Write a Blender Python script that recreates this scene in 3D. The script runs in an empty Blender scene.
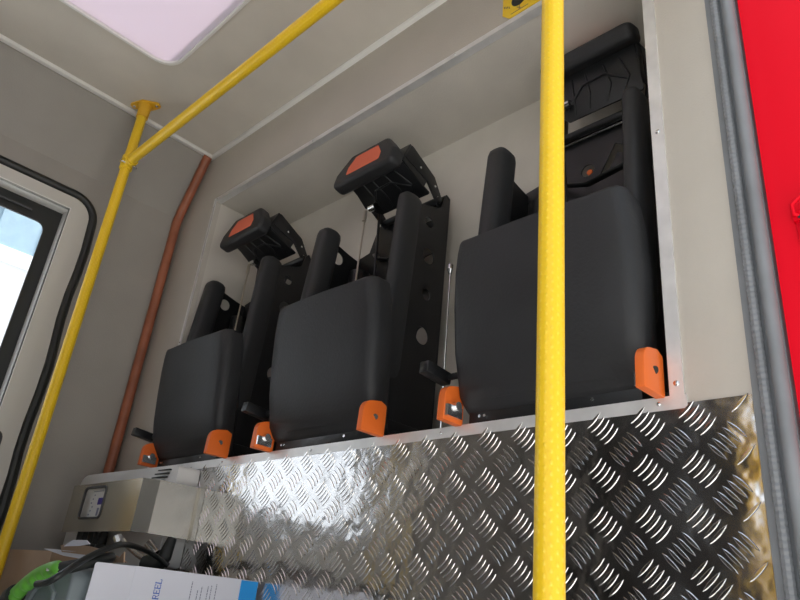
import bpy, bmesh, math, random
from mathutils import Vector, Matrix, Euler
random.seed(7)
SC = bpy.context.scene
COL = SC.collection
PI = math.pi
LIFT = 0.80          # cab floor sits this far below the camera; everything is lifted so the floor is z = 0 (last line)

# ------------------------------------------------------------------ camera
cam_d = bpy.data.cameras.new('camera')
cam = bpy.data.objects.new('camera', cam_d); COL.objects.link(cam)
cam_d.sensor_width = 36.0; cam_d.lens = 684.0/800*36; cam_d.clip_start = 0.02
_dx = Vector((-738, 236, 684)); _dz = Vector((160, -1480, 684))
_z = _dz.normalized(); _y = _dx.cross(_dz).normalized(); _x = _y.cross(_z)
cam.matrix_world = Matrix(((_x[0], -_x[1], -_x[2], 0), (_y[0], -_y[1], -_y[2], 0), (_z[0], -_z[1], -_z[2], 0), (0, 0, 0, 1)))
SC.camera = cam

# ------------------------------------------------------------------ world, light, exposure
w = bpy.data.worlds.new('sky'); SC.world = w; w.use_nodes = True
nt = w.node_tree; bg = nt.nodes['Background']
tc = nt.nodes.new('ShaderNodeTexCoord'); sx = nt.nodes.new('ShaderNodeSeparateXYZ')
rp = nt.nodes.new('ShaderNodeValToRGB')
nt.links.new(tc.outputs['Generated'], sx.inputs[0]); nt.links.new(sx.outputs['Z'], rp.inputs[0])
# sky dimming added on the door side (+x) to darken the near wall; bright sky ahead of the cab and beyond the far door
cr = nt.nodes.new('ShaderNodeMapRange'); cr.interpolation_type = 'SMOOTHSTEP'; nt.links.new(sx.outputs['X'], cr.inputs['Value'])
cr.inputs['From Min'].default_value = -0.1; cr.inputs['From Max'].default_value = 0.7
cr.inputs['To Min'].default_value = 1.5; cr.inputs['To Max'].default_value = 0.5
nt.links.new(cr.outputs[0], bg.inputs[1])
nt.links.new(rp.outputs[0], bg.inputs[0])
rp.color_ramp.elements[0].position = 0.0; rp.color_ramp.elements[0].color = (0.95, 0.97, 1.0, 1)
rp.color_ramp.elements[1].position = 0.8; rp.color_ramp.elements[1].color = (0.72, 0.84, 1.0, 1)
bg.inputs[1].default_value = 1.1
sun_d = bpy.data.lights.new('sun', 'SUN'); sun = bpy.data.objects.new('sun', sun_d); COL.objects.link(sun)
sun_d.energy = 7.5; sun_d.angle = math.radians(3); sun_d.color = (1.0, 0.97, 0.92)
sun.rotation_euler = Vector((0.35, 0.75, 1.6)).to_track_quat('Z', 'Y').to_euler()
vs = SC.view_settings
vs.view_transform = 'Standard'; vs.look = 'None'; vs.gamma = 1.0; vs.use_curve_mapping = False
vs.exposure = 0.45

# ------------------------------------------------------------------ materials
def mat(name, col, rough=0.6, metal=0.0, spec=0.5, var=0.0, vscale=8.0, bump=0.0, bscale=60.0, coat=0.0, aniso=0.0, detail=3.0):
    m = bpy.data.materials.new(name); m.use_nodes = True
    t = m.node_tree; b = t.nodes['Principled BSDF']
    b.inputs['Base Color'].default_value = (*col, 1); b.inputs['Roughness'].default_value = rough
    b.inputs['Metallic'].default_value = metal; b.inputs['Specular IOR Level'].default_value = spec
    b.inputs['Coat Weight'].default_value = coat; b.inputs['Coat Roughness'].default_value = 0.1
    tcn = t.nodes.new('ShaderNodeTexCoord')
    if var > 0:
        n = t.nodes.new('ShaderNodeTexNoise'); n.inputs['Scale'].default_value = vscale; n.inputs['Detail'].default_value = detail
        t.links.new(tcn.outputs['Object'], n.inputs['Vector'])
        r = t.nodes.new('ShaderNodeValToRGB')
        r.color_ramp.elements[0].position = 0.3; r.color_ramp.elements[1].position = 0.7
        r.color_ramp.elements[0].color = (*[c*(1-var) for c in col], 1)
        r.color_ramp.elements[1].color = (*[min(1, c*(1+var)) for c in col], 1)
        t.links.new(n.outputs['Fac'], r.inputs[0]); t.links.new(r.outputs[0], b.inputs['Base Color'])
    if bump > 0:
        n2 = t.nodes.new('ShaderNodeTexNoise'); n2.inputs['Scale'].default_value = bscale; n2.inputs['Detail'].default_value = 4
        t.links.new(tcn.outputs['Object'], n2.inputs['Vector'])
        bp = t.nodes.new('ShaderNodeBump'); bp.inputs['Strength'].default_value = bump; bp.inputs['Distance'].default_value = 0.002
        t.links.new(n2.outputs['Fac'], bp.inputs['Height']); t.links.new(bp.outputs[0], b.inputs['Normal'])
    return m
M = {}
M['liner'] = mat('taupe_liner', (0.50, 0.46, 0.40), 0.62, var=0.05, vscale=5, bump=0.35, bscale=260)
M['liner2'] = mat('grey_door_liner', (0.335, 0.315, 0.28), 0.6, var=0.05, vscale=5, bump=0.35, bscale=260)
M['ceiling'] = mat('pale_ceiling_liner', (0.66, 0.615, 0.54), 0.62, var=0.05, vscale=5, bump=0.35, bscale=260)
M['niche'] = mat('niche_liner', (0.60, 0.56, 0.495), 0.6, var=0.06, vscale=6, bump=0.35, bscale=260)
M['cream'] = mat('cream_plastic', (0.60, 0.585, 0.53), 0.4)
M['trimw'] = mat('pale_trim', (0.85, 0.84, 0.80), 0.4)
M['alu'] = mat('brushed_aluminium', (0.80, 0.795, 0.78), 0.42, 0.55, var=0.08, vscale=18, bump=0.1, bscale=120)
M['black'] = mat('black_steel', (0.010, 0.0105, 0.0115), 0.38, spec=0.5, bump=0.15, bscale=200)
M['foam'] = mat('black_foam_skin', (0.022, 0.0225, 0.024), 0.52, spec=0.45, var=0.18, vscale=6, bump=0.35, bscale=160)
M['bolster'] = mat('black_bolster_foam', (0.025, 0.0255, 0.027), 0.5, spec=0.4, bump=0.15, bscale=240)
M['orange'] = mat('orange_plastic', (0.80, 0.155, 0.02), 0.42, spec=0.5)
M['patch'] = mat('orange_patch', (0.72, 0.15, 0.075), 0.75, bump=0.3, bscale=500)
M['chrome'] = mat('zinc_metal', (0.75, 0.76, 0.76), 0.22, 1.0)
M['rubber'] = mat('black_rubber', (0.018, 0.020, 0.018), 0.45, bump=0.1)
M['seal'] = mat('grey_seal_rubber', (0.20, 0.21, 0.22), 0.55, bump=0.3, bscale=30, var=0.12, vscale=12)
M['red'] = mat('red_body_paint', (0.74, 0.001, 0.014), 0.5, spec=0.12, coat=0.0)
M['yellow2'] = mat('yellow_clamp', (0.90, 0.60, 0.02), 0.35)
M['flange'] = mat('orange_yellow_flange', (0.80, 0.43, 0.02), 0.45)
M['brown'] = mat('brown_conduit', (0.33, 0.105, 0.05), 0.4, var=0.2, vscale=14, bump=0.1)
def opal():
    m = bpy.data.materials.new('opal_hatch'); m.use_nodes = True; t = m.node_tree
    b = t.nodes['Principled BSDF']; b.inputs['Base Color'].default_value = (0.80, 0.75, 0.80, 1); b.inputs['Roughness'].default_value = 0.45
    tl = t.nodes.new('ShaderNodeBsdfTranslucent'); tl.inputs[0].default_value = (0.80, 0.72, 0.78, 1)
    mx = t.nodes.new('ShaderNodeMixShader'); mx.inputs[0].default_value = 0.36
    t.links.new(b.outputs[0], mx.inputs[1]); t.links.new(tl.outputs[0], mx.inputs[2])
    t.links.new(mx.outputs[0], t.nodes['Material Output'].inputs['Surface'])
    return m
M['hatch'] = opal()
M['white'] = mat('white_plastic', (0.72, 0.71, 0.68), 0.35)
M['steel'] = mat('stainless_sheet', (0.66, 0.62, 0.54), 0.24, 0.95, var=0.07, vscale=10, bump=0.08, bscale=40)
M['paper'] = mat('white_card', (0.76, 0.76, 0.82), 0.7)
M['card'] = mat('brown_card', (0.38, 0.26, 0.17), 0.85, var=0.06, vscale=12, bump=0.2, bscale=90)
M['carddark'] = mat('card_inside', (0.24, 0.16, 0.10), 0.9, var=0.1)
M['blueink'] = mat('blue_ink', (0.06, 0.15, 0.55), 0.7)
M['blueend'] = mat('blue_print', (0.02, 0.33, 0.80), 0.5)
M['ink'] = mat('grey_ink', (0.25, 0.26, 0.33), 0.8)
M['green'] = mat('green_grip', (0.15, 0.50, 0.055), 0.4)
M['casegrey'] = mat('grey_case', (0.22, 0.26, 0.27), 0.4)
M['purple'] = mat('purple_display', (0.04, 0.02, 0.25), 0.3)
M['darkgrey'] = mat('dark_grey_plastic', (0.06, 0.06, 0.062), 0.5)
M['floor'] = mat('cab_floor', (0.55, 0.54, 0.52), 0.5, var=0.1)
M['frontwall'] = mat('cab_front_liner', (0.085, 0.083, 0.08), 0.7, var=0.2, vscale=3)
M['ground'] = mat('yard_concrete', (0.58, 0.565, 0.54), 0.85, var=0.1, vscale=2)
M['shedwhite'] = mat('white_wall_outside', (0.88, 0.89, 0.92), 0.8)
M['shedblue'] = mat('blue_grey_cladding', (0.30, 0.42, 0.50), 0.6, var=0.08)
M['brass'] = mat('brass_fitting', (0.52, 0.47, 0.38), 0.35, 0.8)

def glass():
    m = bpy.data.materials.new('window_glass'); m.use_nodes = True; t = m.node_tree
    b = t.nodes['Principled BSDF']
    b.inputs['Base Color'].default_value = (0.92, 0.96, 1, 1); b.inputs['Transmission Weight'].default_value = 1
    b.inputs['Roughness'].default_value = 0.0; b.inputs['IOR'].default_value = 1.05
    return m
M['glass'] = glass()

def yellow_dimples():
    m = bpy.data.materials.new('yellow_dimpled_pole'); m.use_nodes = True; t = m.node_tree
    b = t.nodes['Principled BSDF']; N = t.nodes.new; L = t.links.new
    uv = N('ShaderNodeUVMap'); sp = N('ShaderNodeSeparateXYZ'); L(uv.outputs[0], sp.inputs[0])
    def math_(op, a, bb=None, v=None):
        n = N('ShaderNodeMath'); n.operation = op
        if isinstance(a, (int, float)): n.inputs[0].default_value = a
        else: L(a, n.inputs[0])
        if bb is not None:
            if isinstance(bb, (int, float)): n.inputs[1].default_value = bb
            else: L(bb, n.inputs[1])
        return n.outputs[0]
    # u in [0,1] round the tube: 14 columns; v in metres: 9.5 mm rows, every second column shifted by half
    a = math_('MULTIPLY', sp.outputs['X'], 14.0); col = math_('FLOOR', a)
    sh = math_('MULTIPLY', math_('MODULO', col, 2.0), 0.5)
    fx = math_('SUBTRACT', math_('FRACT', a), 0.5)
    fy = math_('SUBTRACT', math_('FRACT', math_('ADD', math_('DIVIDE', sp.outputs['Y'], 0.0125), sh)), 0.5)
    d = math_('SQRT', math_('ADD', math_('POWER', math_('MULTIPLY', fx, 0.8), 2.0), math_('POWER', fy, 2.0)))
    mr = N('ShaderNodeMapRange'); L(d, mr.inputs['Value'])
    mr.inputs['From Min'].default_value = 0.10; mr.inputs['From Max'].default_value = 0.26
    mr.inputs['To Min'].default_value = 1.0; mr.inputs['To Max'].default_value = 0.0
    bp = N('ShaderNodeBump'); bp.inputs['Strength'].default_value = 0.5; bp.inputs['Distance'].default_value = 0.0009
    L(mr.outputs[0], bp.inputs['Height']); L(bp.outputs[0], b.inputs['Normal'])
    mx = N('ShaderNodeMix'); mx.data_type = 'RGBA'; L(mr.outputs[0], mx.inputs['Factor'])
    mx.inputs['A'].default_value = (0.90, 0.58, 0.015, 1); mx.inputs['B'].default_value = (0.93, 0.64, 0.04, 1)
    L(mx.outputs['Result'], b.inputs['Base Color'])
    b.inputs['Roughness'].default_value = 0.34
    return m
M['yellow'] = yellow_dimples()

def tread_mat():
    m = bpy.data.materials.new('aluminium_tread_plate'); m.use_nodes = True; t = m.node_tree
    b = t.nodes['Principled BSDF']; N = t.nodes.new; L = t.links.new
    tcn = N('ShaderNodeTexCoord')
    b.inputs['Metallic'].default_value = 1.0
    n1 = N('ShaderNodeTexNoise'); n1.inputs['Scale'].default_value = 16; n1.inputs['Detail'].default_value = 2.5; L(tcn.outputs['Object'], n1.inputs['Vector'])
    n2 = N('ShaderNodeTexNoise'); n2.inputs['Scale'].default_value = 7; n2.inputs['Detail'].default_value = 3; L(tcn.outputs['Object'], n2.inputs['Vector'])
    bp = N('ShaderNodeBump'); bp.inputs['Strength'].default_value = 0.5; bp.inputs['Distance'].default_value = 0.006
    L(n1.outputs['Fac'], bp.inputs['Height']); L(bp.outputs[0], b.inputs['Normal'])
    r = N('ShaderNodeValToRGB'); L(n2.outputs['Fac'], r.inputs[0])
    r.color_ramp.elements[0].position = 0.35; r.color_ramp.elements[1].position = 0.75
    r.color_ramp.elements[0].color = (0.11, 0.11, 0.11, 1); r.color_ramp.elements[1].color = (0.24, 0.24, 0.24, 1)
    L(r.outputs[0], b.inputs['Roughness'])
    b.inputs['Base Color'].default_value = (0.60, 0.60, 0.60, 1)
    return m
M['tread'] = tread_mat()
M['treadbar'] = mat('polished_tread_bars', (0.72, 0.715, 0.70), 0.16, 1.0)

# ------------------------------------------------------------------ mesh helpers
def obj(name, bm, m, parent=None, smooth=None, bevel=0.0, seg=2, sub=0):
    bmesh.ops.recalc_face_normals(bm, faces=bm.faces)
    if bevel > 0:
        es = [e for e in bm.edges if len(e.link_faces) == 2 and e.calc_face_angle(0) > 0.6]
        bmesh.ops.bevel(bm, geom=es, offset=bevel, segments=seg, profile=0.5, affect='EDGES', clamp_overlap=True)
    me = bpy.data.meshes.new(name); bm.to_mesh(me); bm.free()
    for mm in (m if isinstance(m, (list, tuple)) else [m]): me.materials.append(mm)
    o = bpy.data.objects.new(name, me); COL.objects.link(o)
    if parent is not None: o.parent = parent
    if smooth is None: smooth = 35
    if smooth:
        me.polygons.foreach_set('use_smooth', [True]*len(me.polygons))
        me.set_sharp_from_angle(angle=math.radians(smooth))
    if sub:
        s = o.modifiers.new('sub', 'SUBSURF'); s.levels = sub; s.render_levels = sub
    return o
def NB(): return bmesh.new()
def box(bm, x0, x1, y0, y1, z0, z1, mi=0):
    v = [bm.verts.new(p) for p in ((x0,y0,z0),(x1,y0,z0),(x1,y1,z0),(x0,y1,z0),(x0,y0,z1),(x1,y0,z1),(x1,y1,z1),(x0,y1,z1))]
    for f in ((0,3,2,1),(4,5,6,7),(0,1,5,4),(1,2,6,5),(2,3,7,6),(3,0,4,7)):
        fc = bm.faces.new([v[i] for i in f]); fc.material_index = mi
    return bm
def frame_for(d):
    d = d.normalized(); a = Vector((0,0,1)) if abs(d.z) < 0.95 else Vector((1,0,0))
    u = d.cross(a).normalized(); return u, d.cross(u).normalized()
def tube(bm, pts, r, n=16, caps=True, uv=False, mi=0, flat=(1,1)):
    """r may be a number or one radius per point; flat squashes the section"""
    pts = [Vector(p) for p in pts]
    rr = r if isinstance(r, (list, tuple)) else [r]*len(pts)
    rings = []; u = None
    vlen = [0.0]
    for i, p in enumerate(pts):
        if i: vlen.append(vlen[-1] + (p-pts[i-1]).length)
        d = (pts[min(i+1, len(pts)-1)] - pts[max(i-1, 0)])
        if u is None: u, v = frame_for(d)
        else:
            dn = d.normalized(); u = (u - dn*u.dot(dn)).normalized(); v = dn.cross(u)
        rings.append([bm.verts.new(p + (u*math.cos(2*PI*k/n)*flat[0] + v*math.sin(2*PI*k/n)*flat[1])*rr[i]) for k in range(n)])
    lay = bm.loops.layers.uv.verify() if uv else None
    for i in range(len(rings)-1):
        for k in range(n):
            f = bm.faces.new((rings[i][k], rings[i][(k+1)%n], rings[i+1][(k+1)%n], rings[i+1][k])); f.material_index = mi
            if uv:
                for lp, c in zip(f.loops, ((k/n, vlen[i]), ((k+1)/n, vlen[i]), ((k+1)/n, vlen[i+1]), (k/n, vlen[i+1]))): lp[lay].uv = c
    if caps:
        bm.faces.new(list(reversed(rings[0]))).material_index = mi; bm.faces.new(rings[-1]).material_index = mi
    return bm
def prism(bm, poly, t0, t1, axis='Y', mi=0):
    """poly: 2D points; axis Y: (x,z) extruded in y; X: (y,z) extruded in x; Z: (x,y) extruded in z"""
    def P(a, b, t): return {'Y': (a, t, b), 'X': (t, a, b), 'Z': (a, b, t)}[axis]
    A = [bm.verts.new(P(a, b, t0)) for a, b in poly]; B = [bm.verts.new(P(a, b, t1)) for a, b in poly]
    bm.faces.new(A).material_index = mi; bm.faces.new(list(reversed(B))).material_index = mi
    n = len(poly)
    for i in range(n): bm.faces.new((A[i], B[i], B[(i+1)%n], A[(i+1)%n])).material_index = mi
    return bm
def rounded(pts, rad, n=5):
    """round the corners of a 2D polygon; rad number or list"""
    out = []; N_ = len(pts)
    for i, p in enumerate(pts):
        r = rad[i] if isinstance(rad, (list, tuple)) else rad
        p = Vector(p); a = Vector(pts[i-1]); c = Vector(pts[(i+1) % N_])
        if r <= 0: out.append(tuple(p)); continue
        d1 = (a-p).normalized(); d2 = (c-p).normalized()
        ang = d1.angle(d2); t = min(r/math.tan(ang/2), (a-p).length*0.49, (c-p).length*0.49)
        s = p+d1*t; e = p+d2*t
        for k in range(n+1):
            q = k/n; out.append(tuple((1-q)**2*s + 2*q*(1-q)*p + q*q*e))
    return out
def circle(cx, cy, r, n=20): return [(cx+r*math.cos(2*PI*k/n), cy+r*math.sin(2*PI*k/n)) for k in range(n)]
def plate(outline, holes, th, axis, pos):
    """sheet with holes as bmesh: outline / holes in 2D, thickness th, on the plane axis = pos"""
    cu = bpy.data.curves.new('tmp', 'CURVE'); cu.dimensions = '2D'; cu.fill_mode = 'BOTH'; cu.extrude = th/2
    for lp in [outline]+list(holes):
        s = cu.splines.new('POLY'); s.points.add(len(lp)-1); s.use_cyclic_u = True
        for q, (a, b) in zip(s.points, lp): q.co = (a, b, 0, 1)
    o = bpy.data.objects.new('tmp', cu); me = bpy.data.meshes.new_from_object(o)
    bm = bmesh.new(); bm.from_mesh(me)
    for v in bm.verts:
        a, b, c = v.co
        v.co = {'Y': (a, pos+c, b), 'X': (pos+c, a, b), 'Z': (a, b, pos+c)}[axis]
    bmesh.ops.remove_doubles(bm, verts=bm.verts, dist=1e-5)
    bpy.data.objects.remove(o); bpy.data.curves.remove(cu); bpy.data.meshes.remove(me)
    return bm
def struct(o): o['kind'] = 'structure'; return o
def tag(o, label, cat, group=None, kind=None):
    o['label'] = label; o['category'] = cat
    if group: o['group'] = group
    if kind: o['kind'] = kind
    return o
def thing(name, loc, label, cat, group=None, rz=0):
    o = bpy.data.objects.new(name, None); COL.objects.link(o); o.location = loc; o.rotation_euler = (0, 0, rz)
    o.empty_display_size = 0.1
    return tag(o, label, cat, group)
def copy_tree(o, parent=None):
    c = o.copy(); COL.objects.link(c)
    if parent is not None: c.parent = parent
    for ch in list(o.children): copy_tree(ch, c)
    return c
def screw(parent, x, y, z, r=0.005, axis='Y', sgn=-1, name='screw'):
    bm = NB(); d = {'Y': Vector((0, sgn, 0)), 'X': Vector((sgn, 0, 0)), 'Z': Vector((0, 0, sgn))}[axis]
    p = Vector((x, y, z)); tube(bm, [p, p+d*0.0015, p+d*0.0028], [r, r*0.9, r*0.45], 12)
    return obj(name, bm, M['chrome'], parent)

# ------------------------------------------------------------------ structure
CX0, CX1 = -2.395, -0.315        # cab interior in x
YB = 1.0                          # back wall face
NX0, NX1, NZ0, NZ1, NY = -2.132, -0.432, 0.345, 1.356, 1.272   # niche
CZ = 1.616; CR = 1.358; FZ = -LIFT; YF = -2.0
# back wall: front sheet with the niche opening, and the niche lining
bm = NB()
def quad(bm, *p, mi=0):
    f = bm.faces.new([bm.verts.new(q) for q in p]); f.material_index = mi
def sheet_y(bm, x0, x1, z0, z1, y): quad(bm, (x0,y,z0), (x1,y,z0), (x1,y,z1), (x0,y,z1))
prism(bm, [(CX0, FZ), (CX1, FZ), (CX1, NZ0), (CX0, NZ0)], YB, YB+0.02)
prism(bm, [(CX0, NZ0), (NX0, NZ0), (NX0, NZ1), (CX0, NZ1)], YB, YB+0.02)
prism(bm, [(NX1, NZ0), (CX1, NZ0), (CX1, NZ1), (NX1, NZ1)], YB, YB+0.02)
prism(bm, [(CX0, NZ1), (CX1, NZ1), (CX1, CZ), (CX0, CZ)], YB, YB+0.02)
box(bm, NX0-0.02, NX0, YB+0.02, NY+0.02, NZ0-0.02, NZ1+0.02, 1)
box(bm, NX1, NX1+0.02, YB+0.02, NY+0.02, NZ0-0.02, NZ1+0.02, 1)
box(bm, NX0-0.02, NX1+0.02, YB+0.02, NY+0.02, NZ1, NZ1+0.02, 1)
box(bm, NX0-0.02, NX1+0.02, YB+0.02, NY+0.02, NZ0-0.02, NZ0, 1)
box(bm, NX0-0.02, NX1+0.02, NY, NY+0.02, NZ0-0.02, NZ1+0.02, 1)
struct(obj('wall_back', bm, [M['liner'], M['niche']], smooth=0))

# ceiling
HXA, HXB, HYA, HYB = -1.920, -0.86, -0.55, 0.632
bm = plate([(-2.262, YF), (CX1+0.02, YF), (CX1+0.02, YB), (-2.262, YB)], [[(HXA+0.012, HYA+0.012), (HXB-0.012, HYA+0.012), (HXB-0.012, HYB-0.012), (HXA+0.012, HYB-0.012)]], 0.03, 'Z', CZ+0.015)
struct(obj('ceiling', bm, M['ceiling'], smooth=0))
# left wall: lower vertical panel with the door opening, upper panel leaning in
DY0, DY1, DZ0, DZ1 = -0.32, 0.60, -0.62, 1.20      # hole behind door leaf window surround
WY0, WY1, WZ0, WZ1 = -0.22, 0.585, 0.28, 1.198      # window reveal opening
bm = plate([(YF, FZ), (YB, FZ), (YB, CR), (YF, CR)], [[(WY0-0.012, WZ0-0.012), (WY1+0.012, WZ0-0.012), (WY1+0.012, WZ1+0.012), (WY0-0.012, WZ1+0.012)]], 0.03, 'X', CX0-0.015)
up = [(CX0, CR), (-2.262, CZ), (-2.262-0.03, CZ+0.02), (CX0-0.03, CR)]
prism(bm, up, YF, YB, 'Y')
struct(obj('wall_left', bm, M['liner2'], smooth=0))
bm = NB(); box(bm, CX0, CX1+0.02, YF, YB, FZ-0.04, FZ)
struct(obj('floor', bm, M['floor'], smooth=0))
bm = plate([(CX0, FZ), (CX1+0.02, FZ), (CX1+0.02, CZ), (CX0, CZ)], [rounded([(-1.12, 0.30), (-0.38, 0.30), (-0.38, 1.59), (-1.12, 1.59)], 0.04)], 0.03, 'Y', YF-0.015)
struct(obj('wall_front', bm, M['frontwall'], smooth=0))
# near side: header over the door opening and the strip forward of it
bm = NB(); box(bm, CX1-0.01, CX1+0.03, -0.40, YB, 1.24, CZ+0.03, 0)
box(bm, CX1-0.01, CX1+0.03, YF, -0.40, FZ, CZ+0.03, 1)
struct(obj('wall_right', bm, [M['liner2'], M['frontwall']], smooth=0))

# trims between ceiling and walls
def trim_profile(name, p0, p1, w, h, m, n_scr=0):
    p0 = Vector(p0); p1 = Vector(p1); bm = NB(); tube(bm, [p0, p1], w, 10, flat=(1, h/w)); return struct(obj(name, bm, m))
bm = NB(); prism(bm, [(-2.258, 1.6155), (-2.243, 1.6155), (-2.246, 1.603), (-2.264, 1.602)], YF, YB-0.0005)
struct(obj('trim_1', bm, M['trimw'], bevel=0.002))
bm = NB(); prism(bm, [(YB, 1.6155), (YB-0.015, 1.6155), (YB-0.012, 1.604), (YB, 1.600)], -2.262, CX1, 'X')
struct(obj('trim_2', bm, M['trimw'], bevel=0.002))

# aluminium angle strips round the niche
ST = YB-0.0025
t3 = NB(); box(t3, NX0-0.004, NX1+0.024, ST-0.0005, YB-0.0002, NZ0-0.020, NZ0+0.0015); box(t3, NX0+0.001, NX1-0.001, ST, YB+0.022, NZ0+0.0002, NZ0+0.002)
t3 = struct(obj('trim_3', t3, M['alu'], smooth=0))
for x in (-2.02, -1.31, -0.90, -0.452, -1.70): screw(t3, x, ST-0.0005, NZ0-0.009, 0.0035)
t4 = NB(); box(t4, NX1-0.001, NX1+0.021, ST-0.001, YB-0.0002, NZ0-0.006, CZ-0.02); box(t4, NX1-0.0025, NX1-0.0003, ST, YB+0.022, NZ0+0.002, NZ1-0.002)
t4 = struct(obj('trim_4', t4, M['alu'], smooth=0))
for z in (0.365, 0.848, 1.3): screw(t4, NX1+0.010, ST-0.001, z, 0.005)
t5 = NB(); box(t5, NX0-0.016, NX1, ST, YB-0.0002, NZ1-0.001, NZ1+0.015); box(t5, NX0+0.001, NX1-0.003, ST, YB+0.02, NZ1-0.002, NZ1-0.0003)
t5 = struct(obj('trim_5', t5, M['alu'], smooth=0))
for x in (-2.125, -1.55, -0.95): screw(t5, x, ST, NZ1+0.007, 0.003)
t6 = NB(); box(t6, NX0-0.016, NX0+0.0005, ST, YB-0.0002, NZ0+0.003, NZ1-0.001)
t6 = struct(obj('trim_6', t6, M['alu'], smooth=0))
for z in (1.33, 0.78): screw(t6, NX0-0.008, ST, z, 0.003)

# door in the left wall: rubber seal, cream surround, window
def path_corner(y0, y1, z0, z1, r, n=8):
    pts = [(y0, z1), (y1-r, z1)]
    for k in range(1, n): a = PI/2*(1-k/n); pts.append((y1-r+r*math.cos(a), z1-r+r*math.sin(a)))
    pts += [(y1, z1-r), (y1, z0)]
    return pts
door = bpy.data.objects.new('door_1', None); COL.objects.link(door); door.location = (CX0, 0.2, FZ); door['kind'] = 'structure'
DL = Vector((CX0, 0.2, FZ))
SY0, SY1, SZ0, SZ1 = -0.50, 0.668, -0.70, 1.256
bm = plate(rounded([(SY0, SZ0), (SY1, SZ0), (SY1, SZ1), (SY0, SZ1)], [0.05, 0.05, 0.10, 0.10], 8),
           [[(WY0, WZ0), (WY1, WZ0), (WY1, WZ1), (WY0, WZ1)]], 0.016, 'X', CX0+0.008)
for v in bm.verts: v.co -= DL
obj('door_panel', bm, M['cream'], door, smooth=0)
pc = path_corner(SY0, SY1+0.004, SZ0, SZ1+0.004, 0.085)
pts = []
for i, (y, z) in enumerate(pc): pts.append(Vector((CX0+0.010, y, z)) - DL)
# subdivide the long straight run so the rubber can wander a little, as it does in the photo
run = [Vector((CX0+0.010, SY1+0.004+0.010*min(1, k/8)+0.005*math.sin(k*1.3), 1.16-k*0.09))-DL for k in range(1, 20)]
pts = pts[:-1]+run
bm = NB(); tube(bm, pts, 0.0165, 10); obj('door_seal', bm, M['rubber'], door)
bm = plate(rounded([(0.52, 0.13), (0.62, 0.13), (0.62, 0.40), (0.52, 0.40)], 0.03), [], 0.006, 'X', CX0+0.0195)
for v in bm.verts: v.co -= DL
obj('door_handle', bm, M['darkgrey'], door, bevel=0.002)
# window: reveal, black border, glass
win = bpy.data.objects.new('window_1', None); COL.objects.link(win); win.location = (CX0-0.05, 0.2, WZ0); win['kind'] = 'structure'
WL = Vector((CX0-0.05, 0.2, WZ0))
XG = CX0-0.055
bm = NB()
for (a0, b0, a1, b1) in ((WY0, WZ0, WY1, WZ0), (WY1, WZ0, WY1, WZ1), (WY1, WZ1, WY0, WZ1), (WY0, WZ1, WY0, WZ0)):
    quad(bm, (CX0+0.017, a0, b0), (CX0+0.017, a1, b1), (XG, a1, b1), (XG, a0, b0))
for v in bm.verts: v.co -= WL
bmesh.ops.remove_doubles(bm, verts=bm.verts, dist=1e-5)
o = obj('window_reveal', bm, M['trimw'], win, smooth=0); s = o.modifiers.new('th', 'SOLIDIFY'); s.thickness = 0.004; s.offset = 1
bm = plate([(WY0, WZ0), (WY1, WZ0), (WY1, WZ1), (WY0, WZ1)], [rounded([(WY0+0.05, WZ0+0.05), (WY1-0.042, WZ0+0.05), (WY1-0.042, WZ1-0.063), (WY0+0.05, WZ1-0.063)], 0.035, 8)], 0.010, 'X', XG)
for v in bm.verts: v.co -= WL
obj('window_frame', bm, M['rubber'], win, smooth=0)
bm = NB(); tube(bm, [Vector((XG+0.012, WY0, WZ1-0.035))-WL, Vector((XG+0.012, WY1-0.10, WZ1-0.035))-WL], 0.004, 8); obj('glass_rail', bm, M['darkgrey'], win)
bm = NB(); box(bm, XG-0.004, XG-0.001, WY0+0.03, WY1-0.04, WZ0+0.03, WZ1-0.06)
for v in bm.verts: v.co -= WL
obj('pane', bm, M['glass'], win, smooth=0)

# ------------------------------------------------------------------ tread plate under the niche
TX0, TX1, TZ0, TZ1 = -2.10, -0.316, -0.30, NZ0-0.018
bm = NB(); box(bm, TX0, TX1, YB-0.0022, YB-0.0003, TZ0, TZ1)
box(bm, NX1+0.022, TX1, YB-0.0022, YB-0.0003, TZ1, TZ1+0.006)
tp = obj('tread_plate', bm, M['tread'], smooth=0)
tag(tp, 'bright aluminium five bar tread plate lining the wall under the folded seats', 'wall panel')
bm = NB()
def bar(cx, cz, ang, L_=0.0365, W_=0.0066, H_=0.0013, y=YB-0.0022):
    d = Vector((math.cos(ang), 0, math.sin(ang))); u = Vector((-math.sin(ang), 0, math.cos(ang))); c = Vector((cx, y, cz))
    ts = [-1, -0.72, -0.36, 0, 0.36, 0.72, 1]; rings = []
    for sc_, sl_, h_ in ((1.0, 1.0, 0), (0.72, 0.93, 0.85), (0.60, 0.90, 1.0)):
        up_ = [(t*sl_, (1-t*t)**0.8*sc_) for t in ts]; lo_ = [(t*sl_, -(1-t*t)**0.8*sc_) for t in ts[1:-1]][::-1]
        rings.append([bm.verts.new(c + d*(a*L_/2) + u*(b*W_/2) + Vector((0, -H_*h_, 0))) for a, b in up_+lo_])
    n = len(rings[0])
    for a, b in zip(rings, rings[1:]):
        for k in range(n): bm.faces.new((a[k], a[(k+1)%n], b[(k+1)%n], b[k]))
    bm.faces.new(rings[-1])
PX, PZ = 0.0770, 0.0755
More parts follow.
